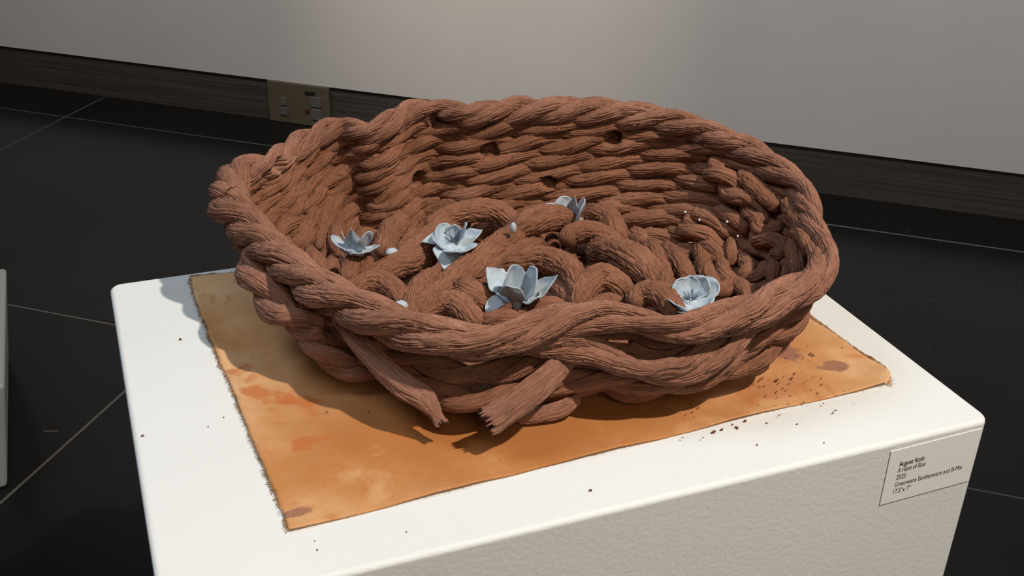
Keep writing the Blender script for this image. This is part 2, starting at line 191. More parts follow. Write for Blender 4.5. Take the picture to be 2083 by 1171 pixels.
[0.1142,-0.1376,0.0003,0.0008],[0.1244,-0.1352,0.0016,0.0008],[0.1262,-0.1347,0.0016,0.0006],[0.1317,-0.1448,0.0003,0.0009],[0.1361,-0.167,0.0003,
0.0008],[0.1613,-0.1428,0.0016,0.0011],[0.0962,-0.1552,0.0003,0.0009],[-0.0174,-0.1616,0.0003,0.0013],[0.0674,-0.1402,0.0016,0.0008],[0.0555,-0.1361,
0.0016,0.0008],[-0.214,0.0805,0.0003,0.0013],[-0.2484,-0.026,0.0003,0.0012],[-0.2104,-0.029,0.0003,0.0006],[-0.2003,-0.0221,0.0003,0.0006],[0.0779,
-0.1065,0.0016,0.0008],[0.0804,-0.1114,0.0016,0.001],[0.0747,-0.114,0.0016,0.0008],[0.0696,-0.1151,0.0016,0.0007],[0.0732,-0.1192,0.0016,0.0006],
[-0.1251,-0.1608,0.0003,0.0006],[-0.1729,-0.1589,0.0003,0.0007],[-0.1726,-0.1514,0.0003,0.0005],[-0.1159,-0.0482,0.0016,0.0008],[-0.1416,-0.0714,
0.0003,0.0012],[-0.1402,-0.0398,0.0016,0.0008]],"scrap":[-0.3633,0.8159,-0.5358]}
''')

# ------------------------------------------------------------------ materials
def mat(name):
    mt = bpy.data.materials.new(name)
    mt.use_nodes = True
    nt = mt.node_tree
    b = nt.nodes['Principled BSDF']
    return mt, nt, b
def N(nt, t, **kw):
    n = nt.nodes.new(t)
    for k, v in kw.items():
        if k.startswith('i_'):
            n.inputs[k[2:]].default_value = v
        else:
            setattr(n, k, v)
    return n
def ramp(nt, stops):
    r = nt.nodes.new('ShaderNodeValToRGB')
    e = r.color_ramp.elements
    while len(e) < len(stops):
        e.new(0.5)
    for k, (p, c) in enumerate(stops):
        e[k].position = p
        e[k].color = (*c, 1) if len(c) == 3 else c
    return r
def g(v):
    return (v, v, v)

def clay_material(name, c0, c1, c2):
    mt, nt, b = mat(name)
    L = nt.links.new
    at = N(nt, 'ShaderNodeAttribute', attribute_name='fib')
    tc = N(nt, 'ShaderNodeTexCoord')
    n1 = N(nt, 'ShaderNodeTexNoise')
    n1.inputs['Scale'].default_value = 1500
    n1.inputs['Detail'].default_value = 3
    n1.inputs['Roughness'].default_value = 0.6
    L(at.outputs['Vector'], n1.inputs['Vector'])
    n2 = N(nt, 'ShaderNodeTexNoise')
    n2.inputs['Scale'].default_value = 28
    n2.inputs['Detail'].default_value = 5
    L(tc.outputs['Object'], n2.inputs['Vector'])
    n3 = N(nt, 'ShaderNodeTexNoise')
    n3.inputs['Scale'].default_value = 900
    n3.inputs['Detail'].default_value = 4
    n3.inputs['Roughness'].default_value = 0.7
    L(tc.outputs['Object'], n3.inputs['Vector'])
    r = ramp(nt, [(0.30, c0), (0.5, c1), (0.72, c2)])
    L(n2.outputs['Fac'], r.inputs['Fac'])
    rs = ramp(nt, [(0.34, g(0.55)), (0.50, g(1.0)), (0.7, g(1.10))])  # fibre tones vary; shade in the grooves is painted into the colour too
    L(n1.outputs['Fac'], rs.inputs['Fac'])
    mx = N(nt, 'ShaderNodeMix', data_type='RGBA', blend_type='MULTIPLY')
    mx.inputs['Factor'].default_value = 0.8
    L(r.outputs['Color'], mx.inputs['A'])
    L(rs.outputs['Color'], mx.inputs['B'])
    L(mx.outputs['Result'], b.inputs['Base Color'])
    b.inputs['Roughness'].default_value = 0.92
    b.inputs['Specular IOR Level'].default_value = 0.18
    b1 = N(nt, 'ShaderNodeBump')
    b1.inputs['Strength'].default_value = 1.0
    b1.inputs['Distance'].default_value = 0.0014
    L(n1.outputs['Fac'], b1.inputs['Height'])
    b2 = N(nt, 'ShaderNodeBump')
    b2.inputs['Strength'].default_value = 0.45
    b2.inputs['Distance'].default_value = 0.0005
    L(n3.outputs['Fac'], b2.inputs['Height'])
    L(b1.outputs['Normal'], b2.inputs['Normal'])
    L(b2.outputs['Normal'], b.inputs['Normal'])
    return mt
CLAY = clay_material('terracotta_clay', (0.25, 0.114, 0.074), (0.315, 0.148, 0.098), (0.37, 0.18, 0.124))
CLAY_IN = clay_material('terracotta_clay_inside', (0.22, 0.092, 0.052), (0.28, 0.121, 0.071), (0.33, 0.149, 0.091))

def paint(name, col, rough, scale, dist, strength, spec=0.3, vary=0.04):
    mt, nt, b = mat(name)
    L = nt.links.new
    tc = N(nt, 'ShaderNodeTexCoord')
    n = N(nt, 'ShaderNodeTexNoise')
    n.inputs['Scale'].default_value = scale
    n.inputs['Detail'].default_value = 4
    L(tc.outputs['Object'], n.inputs['Vector'])
    bp = N(nt, 'ShaderNodeBump')
    bp.inputs['Distance'].default_value = dist
    bp.inputs['Strength'].default_value = strength
    L(n.outputs['Fac'], bp.inputs['Height'])
    L(bp.outputs['Normal'], b.inputs['Normal'])
    n2 = N(nt, 'ShaderNodeTexNoise')
    n2.inputs['Scale'].default_value = 7
    n2.inputs['Detail'].default_value = 6
    L(tc.outputs['Object'], n2.inputs['Vector'])
    r = ramp(nt, [(0.3, [c * (1 - vary) for c in col]), (0.7, [min(1, c * (1 + vary)) for c in col])])
    L(n2.outputs['Fac'], r.inputs['Fac'])
    L(r.outputs['Color'], b.inputs['Base Color'])
    b.inputs['Roughness'].default_value = rough
    b.inputs['Specular IOR Level'].default_value = spec
    return mt
PED = paint('white_pedestal_paint', (0.70, 0.705, 0.70), 0.6, 300, 0.0006, 0.5, 0.3, 0.02)
WALLP = paint('pale_grey_wall_paint', (0.60, 0.585, 0.575), 0.75, 120, 0.0008, 0.2, 0.2, 0.02)
PLINTH = paint('grey_white_plinth_paint', (0.27, 0.28, 0.28), 0.5, 120, 0.0005, 0.2, 0.3, 0.02)
CARDP = paint('matte_card', (0.80, 0.79, 0.77), 0.7, 300, 0.0001, 0.1, 0.2, 0.01)
PLATE = paint('almond_plastic', (0.105, 0.088, 0.06), 0.5, 100, 0.0001, 0.1, 0.4, 0.03)
RECEPT = paint('pale_plastic', (0.125, 0.11, 0.10), 0.4, 100, 0.0001, 0.1, 0.4, 0.03)
SLOT = paint('dark_socket', (0.02, 0.018, 0.016), 0.5, 100, 0.0001, 0.1)
AMBER = paint('amber_plastic', (0.09, 0.035, 0.01), 0.4, 100, 0.0001, 0.1)
INK = paint('black_ink', (0.012, 0.012, 0.012), 0.6, 100, 0.0001, 0.05)
CRUMB = paint('clay_crumb', (0.16, 0.062, 0.036), 0.95, 900, 0.0004, 0.6, 0.1, 0.2)
GROUT = paint('grey_grout', (0.085, 0.082, 0.08), 0.85, 300, 0.0005, 0.4, 0.2, 0.1)
CHIP = paint('white_clay_chip', (0.80, 0.80, 0.80), 0.8, 300, 0.0002, 0.2)

def tile_material():
    mt, nt, b = mat('black_stone_tile')
    L = nt.links.new
    tc = N(nt, 'ShaderNodeTexCoord')
    v = N(nt, 'ShaderNodeTexVoronoi')
    v.inputs['Scale'].default_value = 34
    L(tc.outputs['Object'], v.inputs['Vector'])
    r = ramp(nt, [(0.0, g(1)), (0.045, g(0.6)), (0.075, g(0))])
    L(v.outputs['Distance'], r.inputs['Fac'])
    wn = N(nt, 'ShaderNodeSeparateColor')
    L(v.outputs['Color'], wn.inputs['Color'])
    th = ramp(nt, [(0.55, g(0)), (1.0, g(1))])
    L(wn.outputs['Red'], th.inputs['Fac'])
    mu = N(nt, 'ShaderNodeMath', operation='MULTIPLY')
    L(r.outputs['Color'], mu.inputs[0])
    L(th.outputs['Color'], mu.inputs[1])
    n = N(nt, 'ShaderNodeTexNoise')
    n.inputs['Scale'].default_value = 5
    n.inputs['Detail'].default_value = 8
    L(tc.outputs['Object'], n.inputs['Vector'])
    base = ramp(nt, [(0.3, (0.0055, 0.0053, 0.0054)), (0.7, (0.0085, 0.0080, 0.0080))])
    L(n.outputs['Fac'], base.inputs['Fac'])
    mx = N(nt, 'ShaderNodeMix', data_type='RGBA')
    L(mu.outputs[0], mx.inputs['Factor'])
    L(base.outputs['Color'], mx.inputs['A'])
    mx.inputs['B'].default_value = (0.13, 0.13, 0.12, 1)
    L(mx.outputs['Result'], b.inputs['Base Color'])
    b.inputs['Roughness'].default_value = 0.22
    b.inputs['Specular IOR Level'].default_value = 0.20
    return mt
TILE = tile_material()

def baseboard_material():
    mt, nt, b = mat('dark_grained_baseboard')
    L = nt.links.new
    tc = N(nt, 'ShaderNodeTexCoord')
    mp = N(nt, 'ShaderNodeMapping')
    mp.inputs['Scale'].default_value = (1.5, 1, 160)
    L(tc.outputs['Object'], mp.inputs['Vector'])
    n = N(nt, 'ShaderNodeTexNoise')
    n.inputs['Scale'].default_value = 1.6
    n.inputs['Detail'].default_value = 4
    L(mp.outputs['Vector'], n.inputs['Vector'])
    r = ramp(nt, [(0.35, (0.034, 0.029, 0.024)), (0.65, (0.070, 0.062, 0.051))])
    L(n.outputs['Fac'], r.inputs['Fac'])
    L(r.outputs['Color'], b.inputs['Base Color'])
    b.inputs['Roughness'].default_value = 0.6
    return mt
BASEB = baseboard_material()

def petal_material():
    mt, nt, b = mat('pale_blue_clay')
    L = nt.links.new
    tc = N(nt, 'ShaderNodeTexCoord')
    n = N(nt, 'ShaderNodeTexNoise')
    n.inputs['Scale'].default_value = 60
    n.inputs['Detail'].default_value = 5
    L(tc.outputs['Object'], n.inputs['Vector'])
    r = ramp(nt, [(0.3, (0.29, 0.36, 0.45)), (0.48, (0.40, 0.465, 0.53)), (0.7, (0.48, 0.53, 0.57))])
    L(n.outputs['Fac'], r.inputs['Fac'])
    L(r.outputs['Color'], b.inputs['Base Color'])
    n3 = N(nt, 'ShaderNodeTexNoise')
    n3.inputs['Scale'].default_value = 420
    n3.inputs['Detail'].default_value = 3
    L(tc.outputs['Object'], n3.inputs['Vector'])
    bp = N(nt, 'ShaderNodeBump')
    bp.inputs['Distance'].default_value = 0.0004
    bp.inputs['Strength'].default_value = 0.4
    L(n3.outputs['Fac'], bp.inputs['Height'])
    L(bp.outputs['Normal'], b.inputs['Normal'])
    b.inputs['Roughness'].default_value = 0.7
    b.inputs['Specular IOR Level'].default_value = 0.25
    return mt
PETAL = petal_material()
STAMEN = paint('blue_grey_clay', (0.16, 0.20, 0.25), 0.8, 300, 0.0002, 0.2)

def cloth_material():
    mt, nt, b = mat('rust_dyed_canvas')
    L = nt.links.new
    tc = N(nt, 'ShaderNodeTexCoord')
    def noise(scale, detail=5, rough=0.55, dist=0.0):
        n = N(nt, 'ShaderNodeTexNoise')
        n.inputs['Scale'].default_value = scale
        n.inputs['Detail'].default_value = detail
        n.inputs['Roughness'].default_value = rough
        n.inputs['Distortion'].default_value = dist
        L(tc.outputs['Object'], n.inputs['Vector'])
        return n
    def spot(x, y, sx, sy, rot, edge=0.25, warp=0.35, wscale=55):
        mp = N(nt, 'ShaderNodeMapping', vector_type='TEXTURE')
        mp.inputs['Location'].default_value = (x, y, 0)
        mp.inputs['Rotation'].default_value = (0, 0, rot)
        mp.inputs['Scale'].default_value = (sx, sy, 1)
        L(tc.outputs['Object'], mp.inputs['Vector'])
        ln = N(nt, 'ShaderNodeVectorMath', operation='LENGTH')
        sp = N(nt, 'ShaderNodeVectorMath', operation='MULTIPLY')
        sp.inputs[1].default_value = (1, 1, 0)
        L(mp.outputs['Vector'], sp.inputs[0])
        L(sp.outputs['Vector'], ln.inputs[0])
        n = noise(wscale, 4)
        ma = N(nt, 'ShaderNodeMath', operation='MULTIPLY_ADD')
        L(n.outputs['Fac'], ma.inputs[0])
        ma.inputs[1].default_value = warp * 4
        L(ln.outputs['Value'], ma.inputs[2])
        mr = N(nt, 'ShaderNodeMapRange', interpolation_type='SMOOTHSTEP')
        mr.inputs['From Min'].default_value = 1.0 + warp * 2 - edge
        mr.inputs['From Max'].default_value = 1.0 + warp * 2 + edge
        mr.inputs['To Min'].default_value = 1
        mr.inputs['To Max'].default_value = 0
        L(ma.outputs[0], mr.inputs['Value'])
        return mr.outputs['Result']
    def over(a, fac, col, amount=1.0):
        mx = N(nt, 'ShaderNodeMix', data_type='RGBA')
        if amount < 1:
            mu = N(nt, 'ShaderNodeMath', operation='MULTIPLY')
            L(fac, mu.inputs[0])
            mu.inputs[1].default_value = amount
            fac = mu.outputs[0]
        L(fac, mx.inputs['Factor'])
        L(a, mx.inputs['A'])
        mx.inputs['B'].default_value = (*col, 1)
        return mx.outputs['Result']
    n1 = noise(12, 7, 0.65)
    r = ramp(nt, [(0.34, (0.50, 0.24, 0.095)), (0.5, (0.62, 0.345, 0.165)), (0.64, (0.70, 0.45, 0.25))])
    L(n1.outputs['Fac'], r.inputs['Fac'])
    c = r.outputs['Color']
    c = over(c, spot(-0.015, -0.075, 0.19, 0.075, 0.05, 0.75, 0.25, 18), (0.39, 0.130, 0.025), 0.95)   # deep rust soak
    c = over(c, spot(0.0, 0.04, 0.17, 0.15, 0.0, 0.5, 0.25, 18), (0.34, 0.15, 0.06), 0.6)              # darker brown under the basket
    n2 = noise(34, 6, 0.65, 0.6)
    r2 = ramp(nt, [(0.57, g(0)), (0.66, g(1))])
    L(n2.outputs['Fac'], r2.inputs['Fac'])
    c = over(c, r2.outputs['Color'], (0.44, 0.14, 0.04), 0.55)
    n4 = noise(20, 6, 0.6, 0.3)
    r4 = ramp(nt, [(0.58, g(0)), (0.72, g(1))])
    L(n4.outputs['Fac'], r4.inputs['Fac'])
    c = over(c, r4.outputs['Color'], (0.70, 0.43, 0.22), 0.5)
    for a in ((-0.168, -0.008, 0.019, 0.007, -0.4), (-0.148, -0.022, 0.011, 0.005, -0.3), (-0.180, 0.03, 0.008, 0.006, 0.3),
              (-0.155, -0.065, 0.010, 0.006, 0.2), (0.168, -0.028, 0.016, 0.007, -0.2)):
        c = over(c, spot(*a, 0.35, 1.1, 70), (0.44, 0.13, 0.038), 0.75)
    for a in ((0.170, -0.068, 0.013, 0.010, -0.5), (0.194, -0.097, 0.011, 0.006, -0.3), (-0.178, -0.127, 0.010, 0.004, 0.1),
              ):
        c = over(c, spot(*a, 0.2, 0.8, 60), (0.27, 0.125, 0.085), 0.85)
    c = over(c, spot(0.135, -0.105, 0.03, 0.012, 0.1, 0.4, 0.4, 50), (0.40, 0.15, 0.06), 0.6)
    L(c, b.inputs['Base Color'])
    b.inputs['Roughness'].default_value = 0.9
    b.inputs['Specular IOR Level'].default_value = 0.15
    w1 = N(nt, 'ShaderNodeTexWave', wave_type='BANDS', bands_direction='X')
    w1.inputs['Scale'].default_value = 260
    w2 = N(nt, 'ShaderNodeTexWave', wave_type='BANDS', bands_direction='Y')
    w2.inputs['Scale'].default_value = 260
    L(tc.outputs['Object'], w1.inputs['Vector'])
    L(tc.outputs['Object'], w2.inputs['Vector'])
    ad = N(nt, 'ShaderNodeMath', operation='ADD')
    L(w1.outputs['Fac'], ad.inputs[0])
    L(w2.outputs['Fac'], ad.inputs[1])
    bp = N(nt, 'ShaderNodeBump')
    bp.inputs['Distance'].default_value = 0.0001
    bp.inputs['Strength'].default_value = 0.35
    L(ad.outputs[0], bp.inputs['Height'])
    L(bp.outputs['Normal'], b.inputs['Normal'])
    return mt
CLOTH = cloth_material()
THREAD = paint('canvas_thread', (0.42, 0.24, 0.115), 0.9, 300, 0.0001, 0.1, 0.1, 0.35)
THREAD_D = paint('dirty_canvas_thread', (0.20, 0.105, 0.06), 0.9, 300, 0.0001, 0.1, 0.1, 0.4)

# ------------------------------------------------------------------ helpers
def link(o, parent=None):
    COL.objects.link(o)
    if parent:
        o.parent = parent
    return o
def tag(o, label=None, cat=None, group=None, kind=None):
    if label:
        o['label'] = label
    if cat:
        o['category'] = cat
    if group:
        o['group'] = group
    if kind:
        o['kind'] = kind
    return o
def empty(name, loc=(0, 0, 0)):
    o = bpy.data.objects.new(name, None)
    o.location = loc
    o.empty_display_size = 0.02
    return link(o)
def mesh_np(name, V, F, material, parent=None, smooth=True, attr=None):
    """V (n,3), F (m,4) or (m,3) int arrays"""
    me = bpy.data.meshes.new(name)
    V = np.asarray(V, np.float32)
    if parent is not None:
        V = V - np.array(parent_origin(parent), np.float32)
    if isinstance(F, list):
        me.from_pydata(V.tolist(), [], F)
    else:
        F = np.asarray(F, np.int32)
        k = F.shape[1]
        me.vertices.add(len(V))
        me.vertices.foreach_set('co', V.ravel())
        me.loops.add(F.size)
        me.loops.foreach_set('vertex_index', F.ravel())
        me.polygons.add(len(F))
        me.polygons.foreach_set('loop_start', np.arange(0, F.size, k, dtype=np.int32))
    me.update(calc_edges=True)
    if smooth:
        me.polygons.foreach_set('use_smooth', np.ones(len(me.polygons), dtype=bool))
    if attr is not None:
        a = me.attributes.new('fib', 'FLOAT_VECTOR', 'POINT')
        a.data.foreach_set('vector', np.asarray(attr, np.float32).ravel())
    me.materials.append(material)
    return link(bpy.data.objects.new(name, me), parent)
def parent_origin(p):
    o = Vector((0, 0, 0))
    while p is not None:
        o += p.location
        p = p.parent
    return o
def box(name, lo, hi, material, parent=None, bevel=0.0, seg=2, basis=None):
    (x0, y0, z0), (x1, y1, z1) = lo, hi
    V = np.array([(x, y, z) for z in (z0, z1) for y in (y0, y1) for x in (x0, x1)], float)
    if basis is not None:
        V = V @ np.array(basis)
    F = [(0, 2, 3, 1), (4, 5, 7, 6), (0, 1, 5, 4), (2, 6, 7, 3), (0, 4, 6, 2), (1, 3, 7, 5)]
    o = mesh_np(name, V, F, material, parent, smooth=False)
    if bevel:
        b = o.modifiers.new('bevel', 'BEVEL')
        b.width = bevel
        b.segments = seg
        b.limit_method = 'ANGLE'
    return o

def catmull(P, n, closed=False):
    P = np.asarray(P, float)
    m_ = len(P)
    if closed:
        Q = np.vstack([P[-1:], P, P[:2]])
        segs = m_
    else:
        Q = np.vstack([2 * P[0] - P[1], P, 2 * P[-1] - P[-2]])
        segs = m_ - 1
    k = max(4, int(4 * n / segs) + 2)
    out = []
    t = np.linspace(0, 1, k, endpoint=False)[:, None]
    for i in range(segs):
        a, b, c, d = Q[i:i + 4]
        out.append(0.5 * (2 * b + (c - a) * t + (2 * a - 5 * b + 4 * c - d) * t ** 2 + (3 * b - a - 3 * c + d) * t ** 3))
    out = np.vstack(out + [Q[segs + 1][None]])
    L = np.r_[0, np.cumsum(np.linalg.norm(np.diff(out[:, :3], axis=0), axis=1))]
    s = np.linspace(0, L[-1], n)
    return np.stack([np.interp(s, L, out[:, j]) for j in range(out.shape[1])], 1), s
def frames(P, closed=False, up=None):
    T = np.gradient(P, axis=0)
    T /= np.linalg.norm(T, axis=1)[:, None] + 1e-12
    n0 = np.array(up if up is not None else (0, 0, 1.0))
    Nn = np.empty_like(P)
    v = n0 - T[0] * (n0 @ T[0])
    Nn[0] = v / np.linalg.norm(v)
    for i in range(1, len(P)):
        v = Nn[i - 1] - T[i] * (Nn[i - 1] @ T[i])
        Nn[i] = v / (np.linalg.norm(v) + 1e-12)
    return T, Nn, np.cross(T, Nn)
def up_frames(P, ref):
    T = np.gradient(P, axis=0)
    T /= np.linalg.norm(T, axis=1)[:, None] + 1e-12
    ref = np.broadcast_to(np.asarray(ref, float), P.shape)
    v = ref - T * (T * ref).sum(1)[:, None]
    Nn = v / (np.linalg.norm(v, axis=1)[:, None] + 1e-12)
    return T, Nn, np.cross(T, Nn)
def smooth1(x):
    return x * x * (3 - 2 * x)
def gridnoise(s, th, ds, nf):
    """value noise, lattice ds along s and nf cells round the turn"""
    u = s / ds
    ns = int(np.max(u)) + 3
    G = rng.uniform(-1, 1, (ns, nf))
    G = (G + 0.0)
    i = np.floor(u).astype(int)
    fu = smooth1(u - i)
    w = (th / (2 * np.pi) * nf) % nf
    j = np.floor(w).astype(int) % nf
    fw = smooth1(w - np.floor(w))
    j2 = (j + 1) % nf
    return (G[i, j] * (1 - fu) + G[i + 1, j] * fu) * (1 - fw) + (G[i, j2] * (1 - fu) + G[i + 1, j2] * fu) * fw
HOLES = np.array(DATA['holes'])
CEN = np.array([0.012, 0.035, 0.0])
def strand(name, P, rad, parent, material, nth=64, amp=0.0012, nf=30, run=0.02, twist=6.0, bark=0.0, flat=None, flat_ref=None,
           caps=True, ragged=0.0, holes=False, closed=False, run_out=None):
    """one fibrous clay strand: a tube along P with long sharp grooves that follow its length"""
    n = len(P)
    s = np.r_[0, np.cumsum(np.linalg.norm(np.diff(P, axis=0), axis=1))]
    if flat_ref is not None:
        T, A, B = up_frames(P, flat_ref)
    else:
        T, A, B = frames(P)
    th = np.linspace(0, 2 * np.pi, nth, endpoint=False)
    S_, TH = np.meshgrid(s, th, indexing='ij')
    wob = gridnoise(S_[:, :1], TH[:, :1] * 0, 0.012, 3)
    TT = TH + twist * S_ + 0.22 * wob
    gn = gridnoise(S_, TT, run, nf)
    gv = np.minimum(np.abs(gn) * 2.6, 1.0)
    gf = np.minimum(np.abs(gridnoise(S_, TT, run * 0.45, int(nf * 1.9))) * 2.6, 1.0)
    lump = gridnoise(S_, TH, 0.014, 5)
    h = amp * (gv - 1.0) + 0.45 * amp * (gf - 1.0) + amp * 0.55 * lump
    if bark:
        h = h + bark * gridnoise(S_, TT, 0.0016, nf) + bark * 0.8 * gridnoise(S_, TT, 0.004, int(nf * 0.6))
    R_ = np.asarray(rad)[:, None] * np.ones_like(TH)
    if caps:
        d = np.minimum(s, s[-1] - s)
        rr = np.asarray(rad)
        t = np.clip(d / (rr * 0.9), 0, 1)
        R_ = R_ * np.sqrt(np.clip(1 - (1 - t) ** 2, 0.0004, 1))[:, None]
        h = h * np.clip(t, 0, 1)[:, None]
    R_ = np.maximum(R_ + h, 0.0002)
    fx = fy = 1.0
    if flat is not None:
        fx, fy = flat
        if not np.isscalar(fx):
            fx = np.asarray(fx)[:, None]
            fy = np.asarray(fy)[:, None]
    X = (R_ * np.cos(TH) * fx)[..., None] * A[:, None] + (R_ * np.sin(TH) * fy)[..., None] * B[:, None] + P[:, None]
    if ragged:
        # the cut end splits into uneven bristles
        e = rng.uniform(-1, 1, nth)
        e = np.repeat(rng.uniform(-1, 1, nth // 3 + 1), 3)[:nth] * 0.7 + 0.3 * e
        k = np.clip((s - (s[-1] - 3.0 * ragged)) / (3.0 * ragged), 0, 1) ** 1.5
        X = X + (k[:, None] * e[None] * ragged)[..., None] * T[:, None]
    if holes:
        V = X.reshape(-1, 3)
        for H in HOLES:
            d = np.linalg.norm(V - H, axis=1)
            k = np.clip(1 - (d / 0.0075) ** 2, 0, 1)
            out = H - CEN
            out[2] = 0
            out /= np.linalg.norm(out)
            V = V + (k ** 0.6 * 0.016)[:, None] * out
        X = V.reshape(X.shape)
    V = X.reshape(-1, 3).copy()
    V[:, 2] = np.maximum(V[:, 2], 0.0019)          # the wet clay settled flat on the cloth
    X = V.reshape(X.shape)
    i = np.arange(n - 1)[:, None] * nth
    j = np.arange(nth)[None]
    j2 = (j + 1) % nth
    F = np.stack([i + j, i + j2, i + nth + j2, i + nth + j], -1).reshape(-1, 4)
    rr = np.asarray(rad)[:, None]
    fib = np.stack([rr * np.cos(TT), rr * np.sin(TT), S_ * 0.07 + rng.uniform(0, 9)], -1).reshape(-1, 3)
    # close the two ends
    c0, c1 = X[0].mean(0), X[-1].mean(0)
    V = np.vstack([V, c0, c1])
    fib = np.vstack([fib, [0, 0, 0], [0, 0, 0]])
    k0, k1 = len(V) - 2, len(V) - 1
    q = np.arange(nth)
    q2 = (q + 1) % nth
    e0 = np.stack([np.full(nth, k0), q2, q, q], -1)
    b_ = (n - 1) * nth
    e1 = np.stack([np.full(nth, k1), b_ + q, b_ + q2, b_ + q2], -1)
    me_F = F
    o = mesh_np_mixed(name, V, me_F, np.vstack([e0[:, :3], e1[:, :3]]), material, parent, fib)
    return o
def mesh_np_mixed(name, V, Q, Tt, material, parent, attr):
    me = bpy.data.meshes.new(name)
    V = np.asarray(V, np.float32)
    if parent is not None:
        V = V - np.array(parent_origin(parent), np.float32)
    me.vertices.add(len(V))
    me.vertices.foreach_set('co', V.ravel())
    idx = np.r_[Q.ravel(), Tt.ravel()].astype(np.int32)
    me.loops.add(len(idx))
    me.loops.foreach_set('vertex_index', idx)
    me.polygons.add(len(Q) + len(Tt))
    st = np.r_[np.arange(len(Q)) * 4, len(Q) * 4 + np.arange(len(Tt)) * 3].astype(np.int32)
    me.polygons.foreach_set('loop_start', st)
    me.update(calc_edges=True)
    me.polygons.foreach_set('use_smooth', np.ones(len(me.polygons), dtype=bool))
    a = me.attributes.new('fib', 'FLOAT_VECTOR', 'POINT')
    a.data.foreach_set('vector', np.asarray(attr, np.float32).ravel())
    me.materials.append(material)
    return link(bpy.data.objects.new(name, me), parent)
def rope(name, P, R, parent, material, strands=3, pitch=0.1, closed=False, step=0.0018, nth=64, pitches=None, phase=0.0, label=None,
         amp=0.0011, nf=34, holes=False, hand=-1, taper=False, wander=0.10):
    """a right-laid rope: strands wound round the line P, joined under one Empty"""
    P = np.asarray(P, float)
    R = np.asarray(R, float)
    raw = np.column_stack([P, R])
    L0 = np.linalg.norm(np.diff(P, axis=0), axis=1).sum() * 1.02
    if closed:
        L0 += np.linalg.norm(P[-1] - P[0])
    n = int(L0 / step)
    q, s = catmull(raw, n, closed)
    C_, R_ = q[:, :3], q[:, 3].copy()
    if taper:
        k = np.clip(np.minimum(s, s[-1] - s) / 0.03, 0, 1)
        R_ = R_ * (0.35 + 0.65 * smooth1(k))
    T, A, B = up_frames(C_, (0, 0, 1))
    if closed:
        for X_ in (A, B):
            X_[0] = X_[-1] = (X_[1] + X_[-2]) / np.linalg.norm(X_[1] + X_[-2])
    e = parent_empty(name, parent, C_[0])
    if label:
        e['label'] = label
    if pitches is not None:
        qp, _ = catmull(np.column_stack([P, pitches]), n, closed)
        turn = np.r_[0, np.cumsum(1.0 / np.clip(qp[:-1, 3], 0.03, 1) * np.diff(s))]
    else:
        turn = s / pitch
    if closed:
        turn = turn * (round(turn[-1]) / turn[-1])
    if strands == 3:
        off, sr = 0.50, 0.58
    elif strands == 2:
        off, sr = 0.46, 0.62
    else:
        off, sr = 0.0, 1.0
    for k in range(strands):
        k5, k3 = rng.uniform(-1, 1, max(3, int(s[-1] / 0.05))), rng.uniform(-1, 1, max(3, int(s[-1] / 0.03)))
        if closed:
            k5[-1], k3[-1] = k5[0], k3[0]
        wv = np.interp(s, np.linspace(0, s[-1], len(k5)), k5)
        ph = hand * 2 * np.pi * turn + phase + 2 * np.pi * k / strands + 0.25 * wv
        a = R_ * off
        SP = C_ + (a * np.cos(ph))[:, None] * A + (a * np.sin(ph))[:, None] * B
        wr = 1 + wander * np.interp(s, np.linspace(0, s[-1], len(k3)), k3)
        strand('strand', SP, R_ * sr * wr, e, material, nth=nth, amp=amp, nf=nf, caps=not closed, holes=holes, closed=closed,
               twist=-hand * 5.0)
    return e
def parent_empty(name, parent, loc):
    o = bpy.data.objects.new(name, None)
    o.empty_display_size = 0.01
    COL.objects.link(o)
    o.parent = parent
    return o

# ------------------------------------------------------------------ setting
fl = box('floor', (-4.2, -3.2, -0.06), (4.2, 1.72, -0.0005), GROUT, basis=(WD, WN, (0, 0, 1)))
fl.location.z = ZF
tag(fl, 'floor of large glossy black square tiles with grey joints', kind='structure')
TS, GAP = 0.815, 0.0042
tile_me = None
for a in range(-4, 5):
    for b in range(-5, 2):
        x0 = -0.751 + a * TS
        y0 = 0.704 + b * TS
        y1 = min(y0 + TS, 1.70)
        if y0 > 1.69 or x0 > 3.4 or x0 < -4.1 or y0 < -2.8:
            continue
        lo, hi = (GAP / 2, GAP / 2, -0.02), (TS - GAP / 2, y1 - y0 - GAP / 2, 0)
        t = box('tile', lo, hi, TILE, basis=(WD, WN, (0, 0, 1)), bevel=0.0005, seg=1)
        t.parent = fl
        p = WD * x0 + WN * y0
        t.location = (p.x, p.y, 0)
def wbox(name, d0, d1, n0, n1, z0, z1, material, parent=None, bevel=0.0):
    return box(name, (d0, n0, z0), (d1, n1, z1), material, parent, bevel, basis=(WD, WN, (0, 0, 1)))
tag(wbox('wall_back', -4.2, 4.2, 1.675, 1.76, -0.4352, 2.3, WALLP), 'pale grey gallery wall panel with a soft warm pool of light', kind='structure')
tag(wbox('baseboard_back', -4.2, 4.2, 1.681, 1.76, ZF, -0.4352, BASEB), 'dark grained recessed baseboard under the wall panel', kind='structure')

